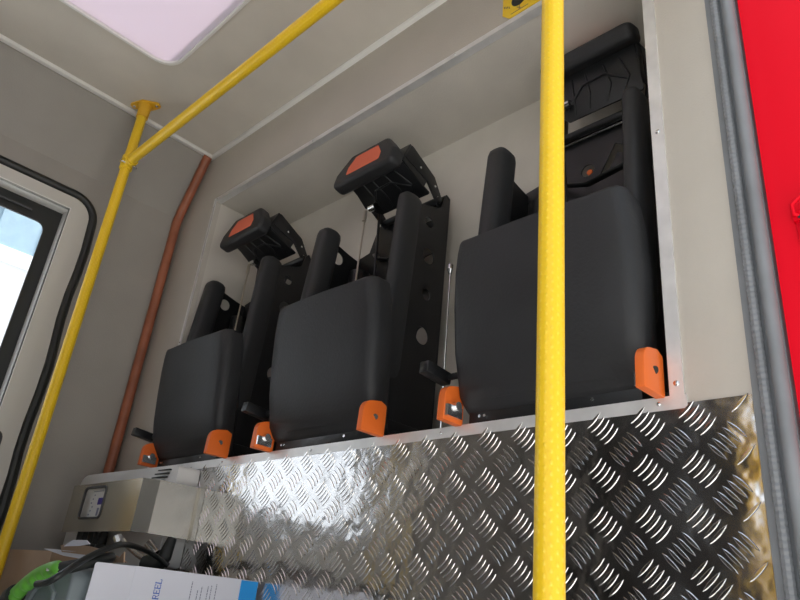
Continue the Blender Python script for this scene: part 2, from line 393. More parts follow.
for i in range(-24, 4):
    for j in range(-8, 3):
        for kind in (0, 1):
            gx = -0.4720 + PX*(i+0.5*kind); gz = 0.2330 + PZ*(j+0.5*kind)
            ang = PI/4 if kind == 0 else -PI/4
            for q in range(-2, 3):
                ox = 0.0075*q; oz = (-0.0073 if kind == 0 else 0.0073)*q
                x = gx+ox; z = gz+oz
                if TX0+0.014 < x < TX1-0.012 and TZ0+0.01 < z < TZ1-0.002: bar(x, z, ang)
bars = obj('tread_bar_pattern', bm, M['treadbar'], tp, smooth=22)

# ------------------------------------------------------------------ outside: yard, shed, red bodywork, seal
bm = NB(); box(bm, -30, 30, -30, 30, -1.62, -1.6); struct(obj('ground', bm, M['ground'], smooth=0))
shed = thing('workshop_building', (-9, 2.0, -1.6), 'pale workshop with blue grey cladding seen through the door window', 'building')
bm = NB(); box(bm, -1, 0, -9, 7, 0, 5.15); obj('wall', bm, M['shedwhite'], shed, smooth=0)
bm = NB(); box(bm, -1, 0.10, -9, 7, 5.15, 7.4)
for k in range(30): box(bm, 0.10, 0.13, -9+k*0.53, -9+k*0.53+0.2, 5.15, 7.4)
obj('cladding', bm, M['shedblue'], shed, smooth=0)
bm = NB(); box(bm, 0.13, 0.25, 0.55, 0.80, 5.15, 7.4); box(bm, 0.1, 0.22, -9, 7, 5.05, 5.2); obj('fascia', bm, M['shedwhite'], shed, smooth=0)

rb = thing('red_bodywork', (-0.262, YB, FZ), 'glossy red outer body panel behind the grey door seal', 'vehicle body')
bm = NB()
prof = [(-0.0, 0.03), (0.0, 0.008), (0.002, 0.0), (0.014, -0.0002), (0.020, 0.001), (0.026, 0.0012), (0.140, 0.010), (0.165, 0.018), (0.175, 0.045), (0.180, 1.4)]
for a, b in zip(prof, prof[1:]): quad(bm, (a[0], a[1], -0.5), (b[0], b[1], -0.5), (b[0], b[1], 2.75), (a[0], a[1], 2.75))
bmesh.ops.remove_doubles(bm, verts=bm.verts, dist=1e-5)
obj('door_jamb_panel', bm, M['red'], rb, smooth=50)
# the painted-over striker
bm = NB(); tube(bm, [(0.050, 0.004, 1.392), (0.037, -0.010, 1.395), (0.037, -0.014, 1.410), (0.052, -0.012, 1.424), (0.075, -0.010, 1.425)], 0.0035, 8)
box(bm, 0.034, 0.10, -0.006, 0.005, 1.386, 1.402)
prism(bm, rounded([(0.036, 1.34), (0.10, 1.34), (0.10, 1.40), (0.036, 1.40)], 0.02), -0.002, 0.006)
tube(bm, [(0.044, -0.002, 1.395), (0.046, -0.004, 1.36), (0.060, -0.004, 1.343), (0.09, -0.003, 1.343)], 0.004, 8)
sk = obj('striker', bm, M['red'], rb, bevel=0.0015)
tube_b = NB(); box(tube_b, 0.041, 0.052, -0.0075, -0.0055, 1.3885, 1.3935); obj('striker_slot', tube_b, M['rubber'], sk)

sl = thing('door_seal', (-0.285, YB, FZ), 'grey rubber door seal with a ribbed clip edge beside the red bodywork', 'seal')
bm = NB(); tube(bm, [(0.0100, -0.008, -0.02), (0.0100, -0.008, 2.45)], 0.0128, 14, flat=(1, 0.8)); obj('seal_bulb', bm, M['seal'], sl)
bm = NB()
zs = [-0.02+0.0045*k for k in range(549)]
tube(bm, [(-0.0115, -0.009, z) for z in zs], [0.0075 if k % 2 else 0.0064 for k in range(len(zs))], 8)
obj('ribbed_edge', bm, M['seal'], sl, smooth=20)
bm = NB(); box(bm, -0.0305, 0.02, -0.001, 0.02, -0.02, 2.45); obj('seal_carrier', bm, M['seal'], sl, smooth=0)

# ------------------------------------------------------------------ yellow poles
LPX, LPY = -2.178, 0.662; RPX, RPY = -0.4335, 0.667; RZ = 1.352; PR = 0.017
def pole(name, x, y, label, group=None, flange=True):
    t = thing(name, (x, y, FZ), label, 'grab pole', group)
    bm = NB(); tube(bm, [(0, 0, 0.002), (0, 0, CZ-FZ-0.03)], PR, 28, uv=True); obj('pole_tube', bm, M['yellow'], t, smooth=60)
    bm = NB(); tube(bm, [(0, 0, CZ-FZ-0.062), (0, 0, CZ-FZ-0.02), (0, 0, CZ-FZ-0.007)], [0.0205, 0.0215, 0.026], 24)
    prism(bm, rounded([(-0.056, -0.012), (0, -0.030), (0.056, -0.012), (0.056, 0.012), (0, 0.030), (-0.056, 0.012)], 0.010), CZ-FZ-0.008, CZ-FZ-0.0005, 'Z')
    fl = obj('ceiling_flange', bm, M['flange'], t, bevel=0.001); fl.rotation_euler = (0, 0, 0.65)
    for sx_ in (-0.044, 0.044): screw(fl, sx_, 0, CZ-FZ-0.008, 0.006, 'Z', -1, 'bolt')
    return t
lp = pole('grab_pole', LPX, LPY, 'far yellow grab pole standing by the door window')
rpp = pole('grab_pole', RPX, RPY, 'near yellow grab pole crossing in front of the largest seat')
fp = pole('grab_pole', -2.15, -0.13, 'yellow pole seen only as a wavy reflection in the tread plate')
def clamp(parent, sx_):
    bm = NB(); zc = RZ-FZ
    tube(bm, [(0, 0, zc-0.026), (0, 0, zc+0.026)], 0.0215, 24)
    tube(bm, [(0, 0, zc), (0.040*sx_, 0, zc)], 0.0215, 24)
    box(bm, -0.006, 0.034, -0.0245, 0.0245, zc-0.004, zc+0.004)
    c = obj('tee_clamp', bm, M['yellow2'], parent, bevel=0.001)
    bm = NB(); tube(bm, [(0.022*sx_, -0.030, zc-0.014), (0.022*sx_, 0.030, zc-0.014)], 0.004, 8); obj('clamp_bolt', bm, M['chrome'], c)
clamp(lp, 1); clamp(rpp, -1)
gr = thing('grab_rail', (LPX+0.04, LPY, RZ), 'overhead yellow rail running between the two grab poles', 'grab rail')
bm = NB(); tube(bm, [(-0.0185+0.001, 0, 0), (RPX-LPX-0.06, RPY-LPY, 0)], PR, 28, uv=True); obj('rail_tube', bm, M['yellow'], gr, smooth=60)

# brown conduit in the corner
bc = NB(); tube(bc, [(-2.245, 0.972, CZ-0.018), (-2.250, 0.972, CZ-0.024), (-2.362, 0.972, 1.372), (-2.372, 0.972, 1.345), (-2.376, 0.972, 1.33), (-2.376, 0.972, -0.25)], 0.0175, 16)
tag(obj('corner_conduit', bc, M['brown'], smooth=50), 'reddish brown conduit tube running down the far wall corner', 'conduit')

# roof hatch
rh = thing('roof_hatch', (-1.2, 0.2, CZ), 'white opal roof hatch with a rounded pale frame in the ceiling', 'roof hatch')
hx0, hx1, hy0, hy1 = HXA+1.2, HXB+1.2, HYA-0.2, HYB-0.2
hp = rounded([(hx0, hy0), (hx1, hy0), (hx1, hy1), (hx0, hy1)], 0.085, 8)
hin = rounded([(hx0+0.010, hy0+0.010), (hx1-0.010, hy0+0.010), (hx1-0.010, hy1-0.010), (hx0+0.010, hy1-0.010)], 0.078, 8)
bm = plate(hp, [hin], 0.016, 'Z', -0.0085); obj('hatch_frame', bm, M['trimw'], rh, bevel=0.003)
bm = plate(hin, [], 0.003, 'Z', -0.006); obj('hatch_panel', bm, M['hatch'], rh)

# yellow sign above the niche
sg = thing('warning_sign', (-0.70, YB, 1.44), 'small yellow sign with cut corners above the niche edge', 'sign')
z0, z1 = 1.374-1.44, 1.52-1.44
bm = NB(); prism(bm, [(-0.096, z0+0.022), (-0.074, z0), (0.074, z0), (0.096, z0+0.022), (0.096, z1), (-0.096, z1)], -0.0028, -0.0003)
obj('sign_plate', bm, M['yellow2'], sg, smooth=0)
bm = NB(); prism(bm, circle(-0.046, z0+0.050, 0.023), -0.0034, -0.0026); obj('black_symbol', bm, M['black'], sg, smooth=0)
bm = NB()
def stroke(x0, z0_, x1, z1_, w_=0.0022):
    d = Vector((x1-x0, 0, z1_-z0_)).normalized(); n_ = Vector((-d.z, 0, d.x))*w_/2
    a = Vector((x0, 0, z0_)); b = Vector((x1, 0, z1_)); p = [a+n_, a-n_, b-n_, b+n_]
    prism(bm, [(q.x, q.z) for q in p], -0.0031, -0.0027)
stroke(-0.070, z0+0.011, -0.018, z0+0.011); stroke(-0.044, z0+0.028, -0.044, z0+0.011); stroke(-0.052, z0+0.024, -0.040, z0+0.014)
for k in range(4): stroke(-0.092+k*0.005, z0+0.052-k*0.003, -0.089+k*0.005, z0+0.043-k*0.003)
obj('line_drawing', bm, M['carddark'], sg, smooth=0)

# ------------------------------------------------------------------ folding seats
def make_seat():
    t = thing('folding_seat', (-1.292, YB, NZ0), '', 'seat', 'folding seats in the wall niche')
    # base box inside the niche
    bm = NB(); box(bm, -0.178, 0.178, 0.004, 0.20, 0.003, 0.060)
    box(bm, -0.205, 0.205, 0.055, 0.235, 0.003, 0.030)
    b = obj('seat_base', bm, M['black'], t, bevel=0.003)
    for x in (-0.150, -0.138, 0.09):
        q = NB(); tube(q, [(x, 0.004, 0.016), (x, 0.001, 0.016)], 0.0032, 8); obj('bolt', q, M['chrome'], b)
    # back plate with slots
    out = [(-0.200, 0.02), (0.170, 0.02), (0.170, 0.742), (0.158, 0.760), (-0.105, 0.760), (-0.125, 0.735), (-0.150, 0.665), (-0.200, 0.655)]
    vs1 = [(-0.004, 0.612), (0.018, 0.612), (0.052, 0.672), (0.090, 0.650), (0.098, 0.668), (0.046, 0.700)]
    holes = [circle(-0.026, 0.652, 0.017), vs1, rounded([(0.085, 0.49), (0.15, 0.49), (0.15, 0.58), (0.085, 0.58)], 0.02), rounded([(0.085, 0.26), (0.15, 0.26), (0.15, 0.36), (0.085, 0.36)], 0.02),
             rounded([(-0.08, 0.33), (0.08, 0.33), (0.08, 0.44), (-0.08, 0.44)], 0.02)]
    bk = obj('back_plate', plate(out, holes, 0.004, 'Y', 0.208), M['black'], t, smooth=0)
    bm = NB(); tube(bm, [(-0.100, 0.198, 0.742), (0.150, 0.198, 0.742)], 0.0035, 8); obj('hinge_rod', bm, M['chrome'], bk)
    bm = NB(); box(bm, -0.13, 0.15, 0.190, 0.206, 0.47, 0.495)
    tube(bm, [(-0.10, 0.19, 0.635), (-0.06, 0.165, 0.60), (0.0, 0.155, 0.573), (0.08, 0.155, 0.585), (0.15, 0.165, 0.61)], 0.011, 8, flat=(1, 0.5))
    obj('back_crossbar', bm, M['black'], bk, bevel=0.001)
    bm = NB(); box(bm, 0.080, 0.115, 0.186, 0.205, 0.692, 0.715); obj('bracket_clip', bm, M['alu'], bk, smooth=0)
    bm = NB(); tube(bm, [(-0.024, 0.2115, 0.650), (-0.024, 0.222, 0.650)], 0.0075, 8); obj('orange_knob', bm, M['orange'], bk)
    # side panels
    sp_out = [(0.045, 0.02), (0.205, 0.02), (0.205, 0.735), (0.190, 0.745), (0.178, 0.700), (0.165, 0.690), (0.045, 0.650)]
    hl = [circle(0.135, 0.628, 0.016), circle(0.142, 0.527, 0.023), circle(0.147, 0.415, 0.016), circle(0.145, 0.300, 0.024)]
    obj('side_panel', plate(sp_out, hl, 0.004, 'X', 0.168), M['black'], t, smooth=0)
    sp2 = [(0.045, 0.02), (0.205, 0.02), (0.205, 0.645), (0.165, 0.652), (0.100, 0.668), (0.045, 0.665)]
    obj('side_panel', plate(sp2, [circle(0.122, 0.622, 0.021), circle(0.135, 0.50, 0.02)], 0.004, 'X', -0.196), M['black'], t, smooth=0)
    # side bolsters: right one long and flattened, left one round
    def pad(x, y0, z0, z1, wx, wy, lean=0.0):
        n = 14; pts = []; rr = []
        for k in range(n+1):
            s = k/n; z = z0+(z1-z0)*s
            e = min(1.0, math.sqrt(max(0.02, 1-(1-min(1, (z1-z)/0.030))**2)), math.sqrt(max(0.05, 1-(1-min(1, (z-z0)/0.045))**2)))
            pts.append((z, e))
        zs_ = [z0, z0+0.006, z0+0.015, z0+0.03, z0+0.05, (z0*2+z1)/3, (z0+2*z1)/3, z1-0.030, z1-0.016, z1-0.007, z1-0.002, z1]
        P_ = []; R_ = []
        for z in zs_:
            e = min(math.sqrt(max(0.0, 1-(1-min(1, (z1-z)/0.026))**2)), math.sqrt(max(0.0, 1-(1-min(1, (z-z0)/0.05))**2)))
            P_.append((x, y0+lean*(z-z0)/(z1-z0), z)); R_.append(max(0.25, e))
        bm_ = NB(); nn = 20; rings = []
        for (px_, py_, pz_), r_ in zip(P_, R_):
            ring = []
            for q in range(nn):
                a = 2*PI*q/nn; ca, sa = math.cos(a), math.sin(a); pw = 0.7
                ring.append(bm_.verts.new((px_+wx*r_*math.copysign(abs(ca)**pw, ca), py_+wy*r_*math.copysign(abs(sa)**pw, sa), pz_)))
            rings.append(ring)
        for i in range(len(rings)-1):
            for q in range(nn): bm_.faces.new((rings[i][q], rings[i][(q+1)%nn], rings[i+1][(q+1)%nn], rings[i+1][q]))
        bm_.faces.new(list(reversed(rings[0]))); bm_.faces.new(rings[-1])
        return bm_
    obj('side_bolster', pad(0.155, 0.048, 0.140, 0.690, 0.0195, 0.038, 0.022), M['bolster'], t, smooth=60)
    obj('side_bolster', pad(-0.163, 0.012, 0.165, 0.680, 0.026, 0.036, 0.044), M['bolster'], t, smooth=60)
    # bolster stays: dark inner liner between bolster and back
    bm = NB(); box(bm, -0.12, 0.12, 0.12, 0.20, 0.06, 0.20); tube(bm, [(-0.115, 0.150, 0.05), (-0.115, 0.150, 0.56)], 0.032, 14); obj('air_tank_rest', bm, M['black'], t, bevel=0.004)
    # folded cushion
    zt, zb = 0.378, 0.020
    L_ = []
    hw = [(0.0, 0.186), (0.03, 0.192), (0.12, 0.200), (0.22, 0.203), (0.30, 0.200), (0.345, 0.194), (0.372, 0.187)]
    outl = [(-w_, z_) for z_, w_ in hw][::-1] + [(w_, z_) for z_, w_ in hw]
    outl = rounded(outl, [0.012]+[0]*5+[0.028, 0.028]+[0]*5+[0.012], 5)
    bm = NB(); cz_ = 0.19
    def yfront(z): return -0.066 + 0.034*(1-min(1, z/0.378)) + (0.022*(1-z/0.06)**2 if z < 0.06 else 0)
    layers = [(0.000, 0.026), (0.006, 0.013), (0.014, 0.005), (0.028, 0.0), (0.064, 0.0), (0.069, 0.006)]
    rings = []
    for dep, ins in layers:
        ring = []
        for (x, z) in outl:
            sx_ = (abs(x)-ins)/abs(x) if abs(x) > 0 else 1
            # a straight top edge keeps a tight radius, the sides roll over widely
            zz = z - (z-cz_)/0.19*min(ins, 0.026)*(0.55 if z > cz_ else 0.9)
            ring.append(bm.verts.new((x*sx_, yfront(z)+dep, zb+zz*0.985)))
        rings.append(ring)
    n = len(outl)
    for i in range(len(rings)-1):
        for k in range(n): bm.faces.new((rings[i][k], rings[i][(k+1)%n], rings[i+1][(k+1)%n], rings[i+1][k]))
    # front face as a grid between left and right halves so that it can bow
    m_ = n//2; fr = rings[0]; top_row = None
    cols = 8; rows = []
    for k in range(m_):
        a = fr[k]; b_ = fr[n-1-k]; row = [a]
        for c in range(1, cols):
            s = c/cols; p = a.co.lerp(b_.co, s); p.y -= 0.006*(4*s*(1-s)); row.append(bm.verts.new(p))
        row.append(b_); rows.append(row)
    for r0, r1 in zip(rows, rows[1:]):
        for c in range(cols):
            bm.faces.new((r0[c], r0[c+1], r1[c+1], r1[c]))
    # close the strips at the very top and bottom of the grid
    try: bm.faces.new(rows[0])
    except Exception: pass
    try: bm.faces.new(rows[-1])
    except Exception: pass
    bm.faces.new(list(reversed(rings[-1])))
    obj('seat_cushion', bm, M['foam'], t, smooth=50)
    bm = NB(); box(bm, -0.15, 0.15, 0.010, 0.040, 0.05, 0.33); obj('cushion_pan', bm, M['black'], t, bevel=0.004)
    # orange hinge covers
    for s in (1, -1):
        xo, xi = (0.217, 0.202) if s > 0 else (-0.206, -0.189)
        yf = -0.068 if s > 0 else -0.058
        poly = rounded([(yf, 0.000), (0.000, 0.000), (0.000, 0.068), (-0.018, 0.075), (yf+0.002, 0.066)], [0.003, 0.001, 0.006, 0.004, 0.030], 6)
        bm = NB(); prism(bm, poly, min(xo, xi), max(xo, xi), 'X')
        for v in bm.verts: v.co.y += 0.0008*0
        h = obj('hinge_cover', bm, M['orange'], t, bevel=0.003, seg=3)
        bm = NB(); tube(bm, [(xo-0.004*s, -0.030, 0.038), (xo+0.0008*s, -0.032, 0.036)], 0.0065, 14); obj('bolt_hole', bm, M['rubber'], h)
        bm = NB(); tube(bm, [(xi, -0.030, 0.030), (xi-0.014*s, -0.030, 0.030)], 0.009, 12); box(bm, min(xi, xi-0.008*s), max(xi, xi-0.008*s), -0.055, -0.012, 0.008, 0.030)
        obj('hinge_bolt', bm, M['chrome'], h)
    # lever on the left of each seat
    bm = NB(); box(bm, -0.250, -0.226, -0.072, 0.0, 0.092, 0.117); bmesh.ops.rotate(bm, cent=(-0.25, -0.03, 0.104), matrix=Matrix.Rotation(-0.10, 3, 'X'), verts=bm.verts)
    box(bm, -0.230, -0.190, -0.012, -0.002, 0.098, 0.110)
    lv = obj('release_lever', bm, M['black'], t, bevel=0.002)
    # headrest assembly, local origin on its hinge, arm pointing to -y when rotation is 0
    hb = bpy.data.objects.new('headrest_bracket', None)
    bm = NB()
    # bottom sheet between the arms, arms are bent side strips
    prism(bm, rounded([(-0.112, -0.075), (-0.075, -0.034), (0.118, -0.034), (0.110, -0.160), (-0.095, -0.160)], 0.006), -0.010, -0.005, 'Z')
    arm_ = rounded([(0.014, -0.016), (0.014, 0.016), (-0.045, 0.056), (-0.160, 0.066), (-0.160, 0.010), (-0.060, 0.018)], 0.008)
    prism(bm, arm_, 0.112, 0.118, 'X'); prism(bm, [(-0.060, 0.018), (-0.160, 0.010), (-0.160, -0.008), (-0.060, -0.008)], 0.112, 0.116, 'X')
    prism(bm, [(0.012, -0.016), (0.012, 0.012), (-0.060, 0.030), (-0.160, 0.045), (-0.160, -0.008), (-0.060, -0.008)], -0.104, -0.098, 'X')
    box(bm, -0.100, 0.118, -0.166, -0.158, -0.010, 0.062)
    for x in (-0.055, -0.018, 0.030, 0.070): tube(bm, [(x, -0.045, -0.010), (x*1.15+0.01, -0.085, -0.012), (x, -0.145, -0.010)], 0.0028, 6)
    tube(bm, [(-0.075, -0.065, -0.010), (-0.03, -0.115, -0.013), (0.03, -0.118, -0.013), (0.085, -0.080, -0.010)], 0.0035, 6)
    tube(bm, [(-0.110, 0.0, 0.0), (0.125, 0.0, 0.0)], 0.010, 12)
    hb = obj('headrest_bracket', bm, M['black'], t, bevel=0.001)
    hb.location = (0.016, 0.190, 0.745)
    pad_o = rounded([(-0.126, -0.048), (0.126, -0.048), (0.124, 0.004), (0.076, 0.066), (-0.076, 0.066), (-0.124, 0.004)], [0.024, 0.024, 0.02, 0.024, 0.024, 0.02], 6)
    def droop(b_):
        bmesh.ops.rotate(b_, cent=(0, -0.165, 0.02), matrix=Matrix.Rotation(math.radians(11), 3, 'X'), verts=b_.verts)
        for v in b_.verts: v.co.y -= 0.006
    bm = NB(); prism(bm, pad_o, -0.205, -0.160); droop(bm); obj('headrest_pad', bm, M['foam'], hb, bevel=0.013, seg=4, smooth=60)
    bm = NB(); prism(bm, rounded([(-0.068, -0.020), (0.068, -0.020), (0.068, 0.008), (0.046, 0.044), (-0.046, 0.044), (-0.068, 0.008)], 0.006), -0.2062, -0.200); droop(bm); obj('orange_patch', bm, M['patch'], hb, bevel=0.0007, seg=1)
    for x in (0.115,):
        for yy, zz in ((-0.005, 0.008), (-0.03, 0.03), (-0.10, 0.032)): screw(hb, x+0.003, yy, zz, 0.004, 'X', 1, 'rivet')
    bm = NB(); tube(bm, [(-0.085, -0.075, -0.022), (-0.060, -0.075, -0.022)], 0.011, 12); tube(bm, [(-0.072, -0.075, -0.006), (-0.072, -0.075, -0.028)], 0.006, 8); obj('clevis', bm, M['chrome'], hb)
    hb.rotation_euler = (-math.radians(22), 0, 0)
    # cables from the headrest down behind the cushion
    bm = NB(); tube(bm, [(-0.098, 0.120, 0.745), (-0.092, 0.115, 0.30)], 0.0028, 8); tube(bm, [(-0.098, 0.120, 0.760), (-0.0975, 0.119, 0.725)], 0.006, 8); obj('release_cable', bm, M['brass'], t)
    bm = NB(); tube(bm, [(-0.060, 0.150, 0.745), (-0.035, 0.150, 0.30)], 0.004, 8); obj('gas_strut', bm, M['black'], t)
    return t
seat = make_seat()
seat['label'] = 'middle folded black seat, orange patched headrest tipped forward at the ceiling side'
s1 = copy_tree(seat); s1.location.x = -1.925; s1['label'] = 'smallest and farthest folded black seat, in the niche corner by the brown conduit'
s3 = copy_tree(seat); s3.location.x = -0.659; s3['label'] = 'largest folded black seat, headrest folded upward, crossed by the near yellow pole'
for st_, sh_ in ((s1, 0.026), (seat, 0.008)):
    for ch in st_.children:
        if ch.name.startswith('hinge_cover'): ch.location.x += sh_
        if ch.name.startswith('headrest_bracket'): ch.location.x += sh_*0.8; ch.location.z -= 0.006
        if ch.name.startswith('release_cable'): ch.location.x += sh_*0.8; ch.location.z -= 0.008
for ch in list(s3.children):
    if ch.name.startswith('side_bolster') and sum(v.co.x for v in ch.data.vertices) > 0: ch.location.x += 0.010
    if ch.name.startswith('headrest_bracket'): ch.rotation_euler = (-math.radians(80), 0, 0); ch.location.x += 0.004; ch.location.z += 0.012
    if ch.name.startswith('release_cable'):
        bm = NB(); tube(bm, [(-0.388, 0.15, 0.475), (-0.380, 0.15, 0.02)], 0.0026, 8)
        tube(bm, [(-0.388, 0.15, 0.455), (-0.388, 0.15, 0.468), (-0.388, 0.15, 0.480), (-0.388, 0.15, 0.486)], [0.0045, 0.008, 0.008, 0.004], 12)
        me = bpy.data.meshes.new('release_cable'); bm.to_mesh(me); bm.free(); me.materials.append(M['chrome']); ch.data = me

# ------------------------------------------------------------------ bench under everything in the corner
bn = thing('storage_bench', (-1.7, 0.72, FZ), 'low grey storage bench along the wall below the tread plate', 'bench')
bm = NB(); box(bm, -0.42, 0.75, -0.27, 0.276, 0, LIFT-0.262); obj('bench_body', bm, M['darkgrey'], bn, bevel=0.005)
bm = NB(); box(bm, -0.44, 0.76, -0.285, 0.276, LIFT-0.262, LIFT-0.241); obj('bench_lid', bm, M['alu'], bn, bevel=0.003)
BT = -0.24

# ------------------------------------------------------------------ heater unit with stainless guard
hu = thing('heater_unit', (-2.02, YB, 0.13), 'white appliance with vent slots behind a bent stainless guard', 'appliance')
bm = NB()
prism(bm, rounded([(-0.335, -0.075), (0.215, -0.075), (0.215, 0.191), (0.10, 0.193), (-0.335, 0.188)], [0.02, 0.02, 0.012, 0.01, 0.050], 8), -0.072, -0.004)
for v in bm.verts:
    if v.co.y < -0.03: v.co.y -= 0.045*max(0, (0.12-v.co.x)/0.45)
    if v.co.z > 0.1: v.co.z -= 0.004*max(0, (0.12-v.co.x)/0.45)
cs = obj('casing', bm, M['white'], hu, bevel=0.026, seg=4, smooth=50)
bm = NB()
for k in range(4): box(bm, 0.075-k*0.020, 0.180-k*0.006, -0.0800-k*0.001, -0.065, 0.178-k*0.010, 0.1815-k*0.010)
obj('vent_slots', bm, M['rubber'], cs, smooth=0)
for k in range(4):
    x = -0.19+k*0.075; yo = -0.045*max(0, (0.12-x)/0.45)
    bm = NB(); tube(bm, [(x, -0.071+yo, 0.130), (x+0.006, -0.071+yo, 0.155), (x+0.012, -0.054+yo*0.8, 0.181), (x+0.014, -0.01, 0.187)], 0.005, 8)
    obj('casing_rib', bm, M['white'], cs)
# guard: bent sheet
th = 0.0025
gp = [(-0.236, -0.168), (0.222, -0.168), (0.250, -0.134), (0.250, -0.006)]
bm = NB()
gi = [(-0.236, -0.168+th), (0.222-0.001, -0.168+th), (0.250-th, -0.134+0.001), (0.250-th, -0.006)]
# front face has the display opening: build it apart from the side
fz0, fz1 = 0.0, 0.136
op = rounded([(-0.158, 0.022), (-0.072, 0.022), (-0.050, 0.118), (-0.140, 0.118)], 0.014, 6)
op = rounded([(-0.140, 0.034), (0.012, 0.034), (0.012, 0.127), (-0.140, 0.127)], 0.018, 6)
gf = plate([(-0.236, fz0), (0.222, fz0), (0.222, fz1), (-0.236, fz1)], [op], th, 'Y', -0.168)
me_g = NB()
prism(me_g, [(0.222, -0.1692), (0.2505, -0.134), (0.248, -0.1335), (0.2215, -0.1668)], fz0, fz1, 'Z')
prism(me_g, [(0.2505, -0.134), (0.2505, -0.020), (0.248, -0.020), (0.248, -0.134)], fz0, fz1, 'Z')
prism(me_g, [(0.2505, -0.020), (0.262, -0.016), (0.262, -0.003), (0.2595, -0.003), (0.2595, -0.0145), (0.248, -0.018)], fz0-0.002, fz1, 'Z')
tmp = bpy.data.meshes.new('tmp'); me_g.to_mesh(tmp); me_g.free(); gf.from_mesh(tmp); bpy.data.meshes.remove(tmp)
gd = obj('steel_guard', gf, M['steel'], hu, smooth=0)
for z in (0.012, 0.124): screw(gd, 0.2565, -0.012, z, 0.004, 'X', 1)
ri = rounded([(-0.134, 0.040), (0.006, 0.040), (0.006, 0.121), (-0.134, 0.121)], 0.012, 6)
bm = plate(op, [ri], 0.006, 'Y', -0.169); bm2 = obj('display_bezel', bm, M['darkgrey'], gd, bevel=0.001)
bm = NB(); box(bm, -0.150, 0.014, -0.140, -0.137, 0.030, 0.130); dp = obj('display_recess', bm, M['rubber'], gd, smooth=0)
bm = NB(); box(bm, -0.100, 0.012, -0.162, -0.1595, 0.036, 0.125); dp = obj('display_panel', bm, M['white'], gd, smooth=0)
hd = NB(); box(hd, -0.045, -0.014, -0.1632, -0.1625, 0.075, 0.094); obj('purple_screen', hd, M['purple'], dp, smooth=0).parent = gd
for k in range(6):
    hd = NB(); box(hd, -0.092+0.006*(k % 3), -0.086+0.006*(k % 3), -0.1628, -0.1620, 0.046+0.011*k, 0.050+0.011*k); obj('button', hd, M['ink'], gd, smooth=0)
hd = NB(); box(hd, -0.038, -0.026, -0.1628, -0.1620, 0.044, 0.066); obj('side_print', hd, M['ink'], gd, smooth=0)
hd = NB(); box(hd, -0.090, -0.022, -0.1628, -0.1620, 0.113, 0.1145); obj('header_print', hd, M['ink'], gd, smooth=0)
# sockets below the guard
for k in range(5):
    bm = NB(); x = -0.205+k*0.040
    tube(bm, [(x, -0.120, -0.070), (x, -0.120, -0.052), (x, -0.120, -0.050), (x, -0.120, -0.030), (x, -0.120, -0.028), (x, -0.120, 0.02)], [0.010, 0.010, 0.016, 0.016, 0.012, 0.012], 12)
    obj('cable_socket', bm, M['rubber'], hu)
bm = NB(); tube(bm, [(0.115, -0.150, -0.010), (0.125, -0.145, -0.026)], 0.012, 8); tube(bm, [(0.130, -0.140, -0.020), (0.185, -0.115, -0.052), (0.210, -0.10, -0.062)], [0.009, 0.007, 0.009], 10)
tube(bm, [(0.20, -0.10, -0.020), (0.23, -0.085, -0.045)], 0.013, 12)
obj('pipe_fitting', bm, M['chrome'], hu)
bm = NB(); tube(bm, [(0.20, -0.10, -0.072), (0.232, -0.080, -0.072), (0.245, -0.070, -0.050), (0.245, -0.06, -0.002)], [0.022, 0.024, 0.018, 0.012], 12); obj('rubber_boot', bm, M['rubber'], hu)

# ------------------------------------------------------------------ things on the bench
# white carton with REEL on it, its end flap open towards the camera
ct = thing('white_carton', (-1.42, 0.83, BT), 'white cardboard carton lettered REEL leaning at the tread plate', 'carton')
HT = 0.040-BT
bm = NB(); box(bm, -0.10, 0, -0.143, 0.158, 0.001, HT); cb = obj('carton_box', bm, M['paper'], ct, bevel=0.0015)
bm = NB(); prism(bm, rounded([(-0.143, 0.002), (-0.143, HT-0.001), (-0.226, HT-0.002), (-0.230, 0.002)], [0, 0, 0.006, 0.006]), -0.0025, 0.0, 'X'); obj('open_flap', bm, M['paper'], ct, smooth=0)
bm = NB(); box(bm, 0.0, 0.0008, 0.112, 0.1575, 0.003, HT-0.0015); obj('blue_end_band', bm, M['blueend'], cb, smooth=0)
# lettering reads upward: advance +z, letter tops towards -y
def letter_strokes(ch):
    S = {'R': [((0, 0), (0, 1)), ((-.12, 0), (.16, 0)), ((-.12, 1), (.35, 1)), ((.35, 1), (.52, .85)), ((.52, .85), (.52, .65)), ((.52, .65), (.35, .5)), ((.35, .5), (0, .5)), ((.28, .5), (.55, 0)), ((.48, 0), (.68, 0))],
         'E': [((0, 0), (0, 1)), ((-.12, 1), (.55, 1)), ((-.12, 0), (.6, 0)), ((0, .52), (.4, .52)), ((.55, 1), (.55, .8)), ((.6, 0), (.6, .22)), ((.4, .62), (.4, .42))],
         'L': [((0, 0), (0, 1)), ((-.12, 1), (.16, 1)), ((-.12, 0), (.6, 0)), ((.6, 0), (.6, .25))]}
    return S[ch]
bm = NB(); H_ = 0.0125; adv = 0.0098; ybase = -0.080; zst = 0.2235
for i, ch in enumerate('REEL'):
    for (a, b) in letter_strokes(ch):
        p = Vector((ybase - a[1]*H_, zst + i*adv + a[0]*0.0115)); q = Vector((ybase - b[1]*H_, zst + i*adv + b[0]*0.0115))
        d = (q-p).normalized(); thick = 0.0020 if abs(a[0]-b[0]) < 0.01 and abs(a[1]-b[1]) > 0.9 else 0.0012
        n_ = Vector((-d.y, d.x))*thick/2
        prism(bm, [tuple(p+n_), tuple(p-n_), tuple(q-n_), tuple(q+n_)], 0.0, 0.0006, 'X')
obj('reel_lettering', bm, M['blueink'], cb, smooth=0)
bm = NB()
rnd = random.Random(3)
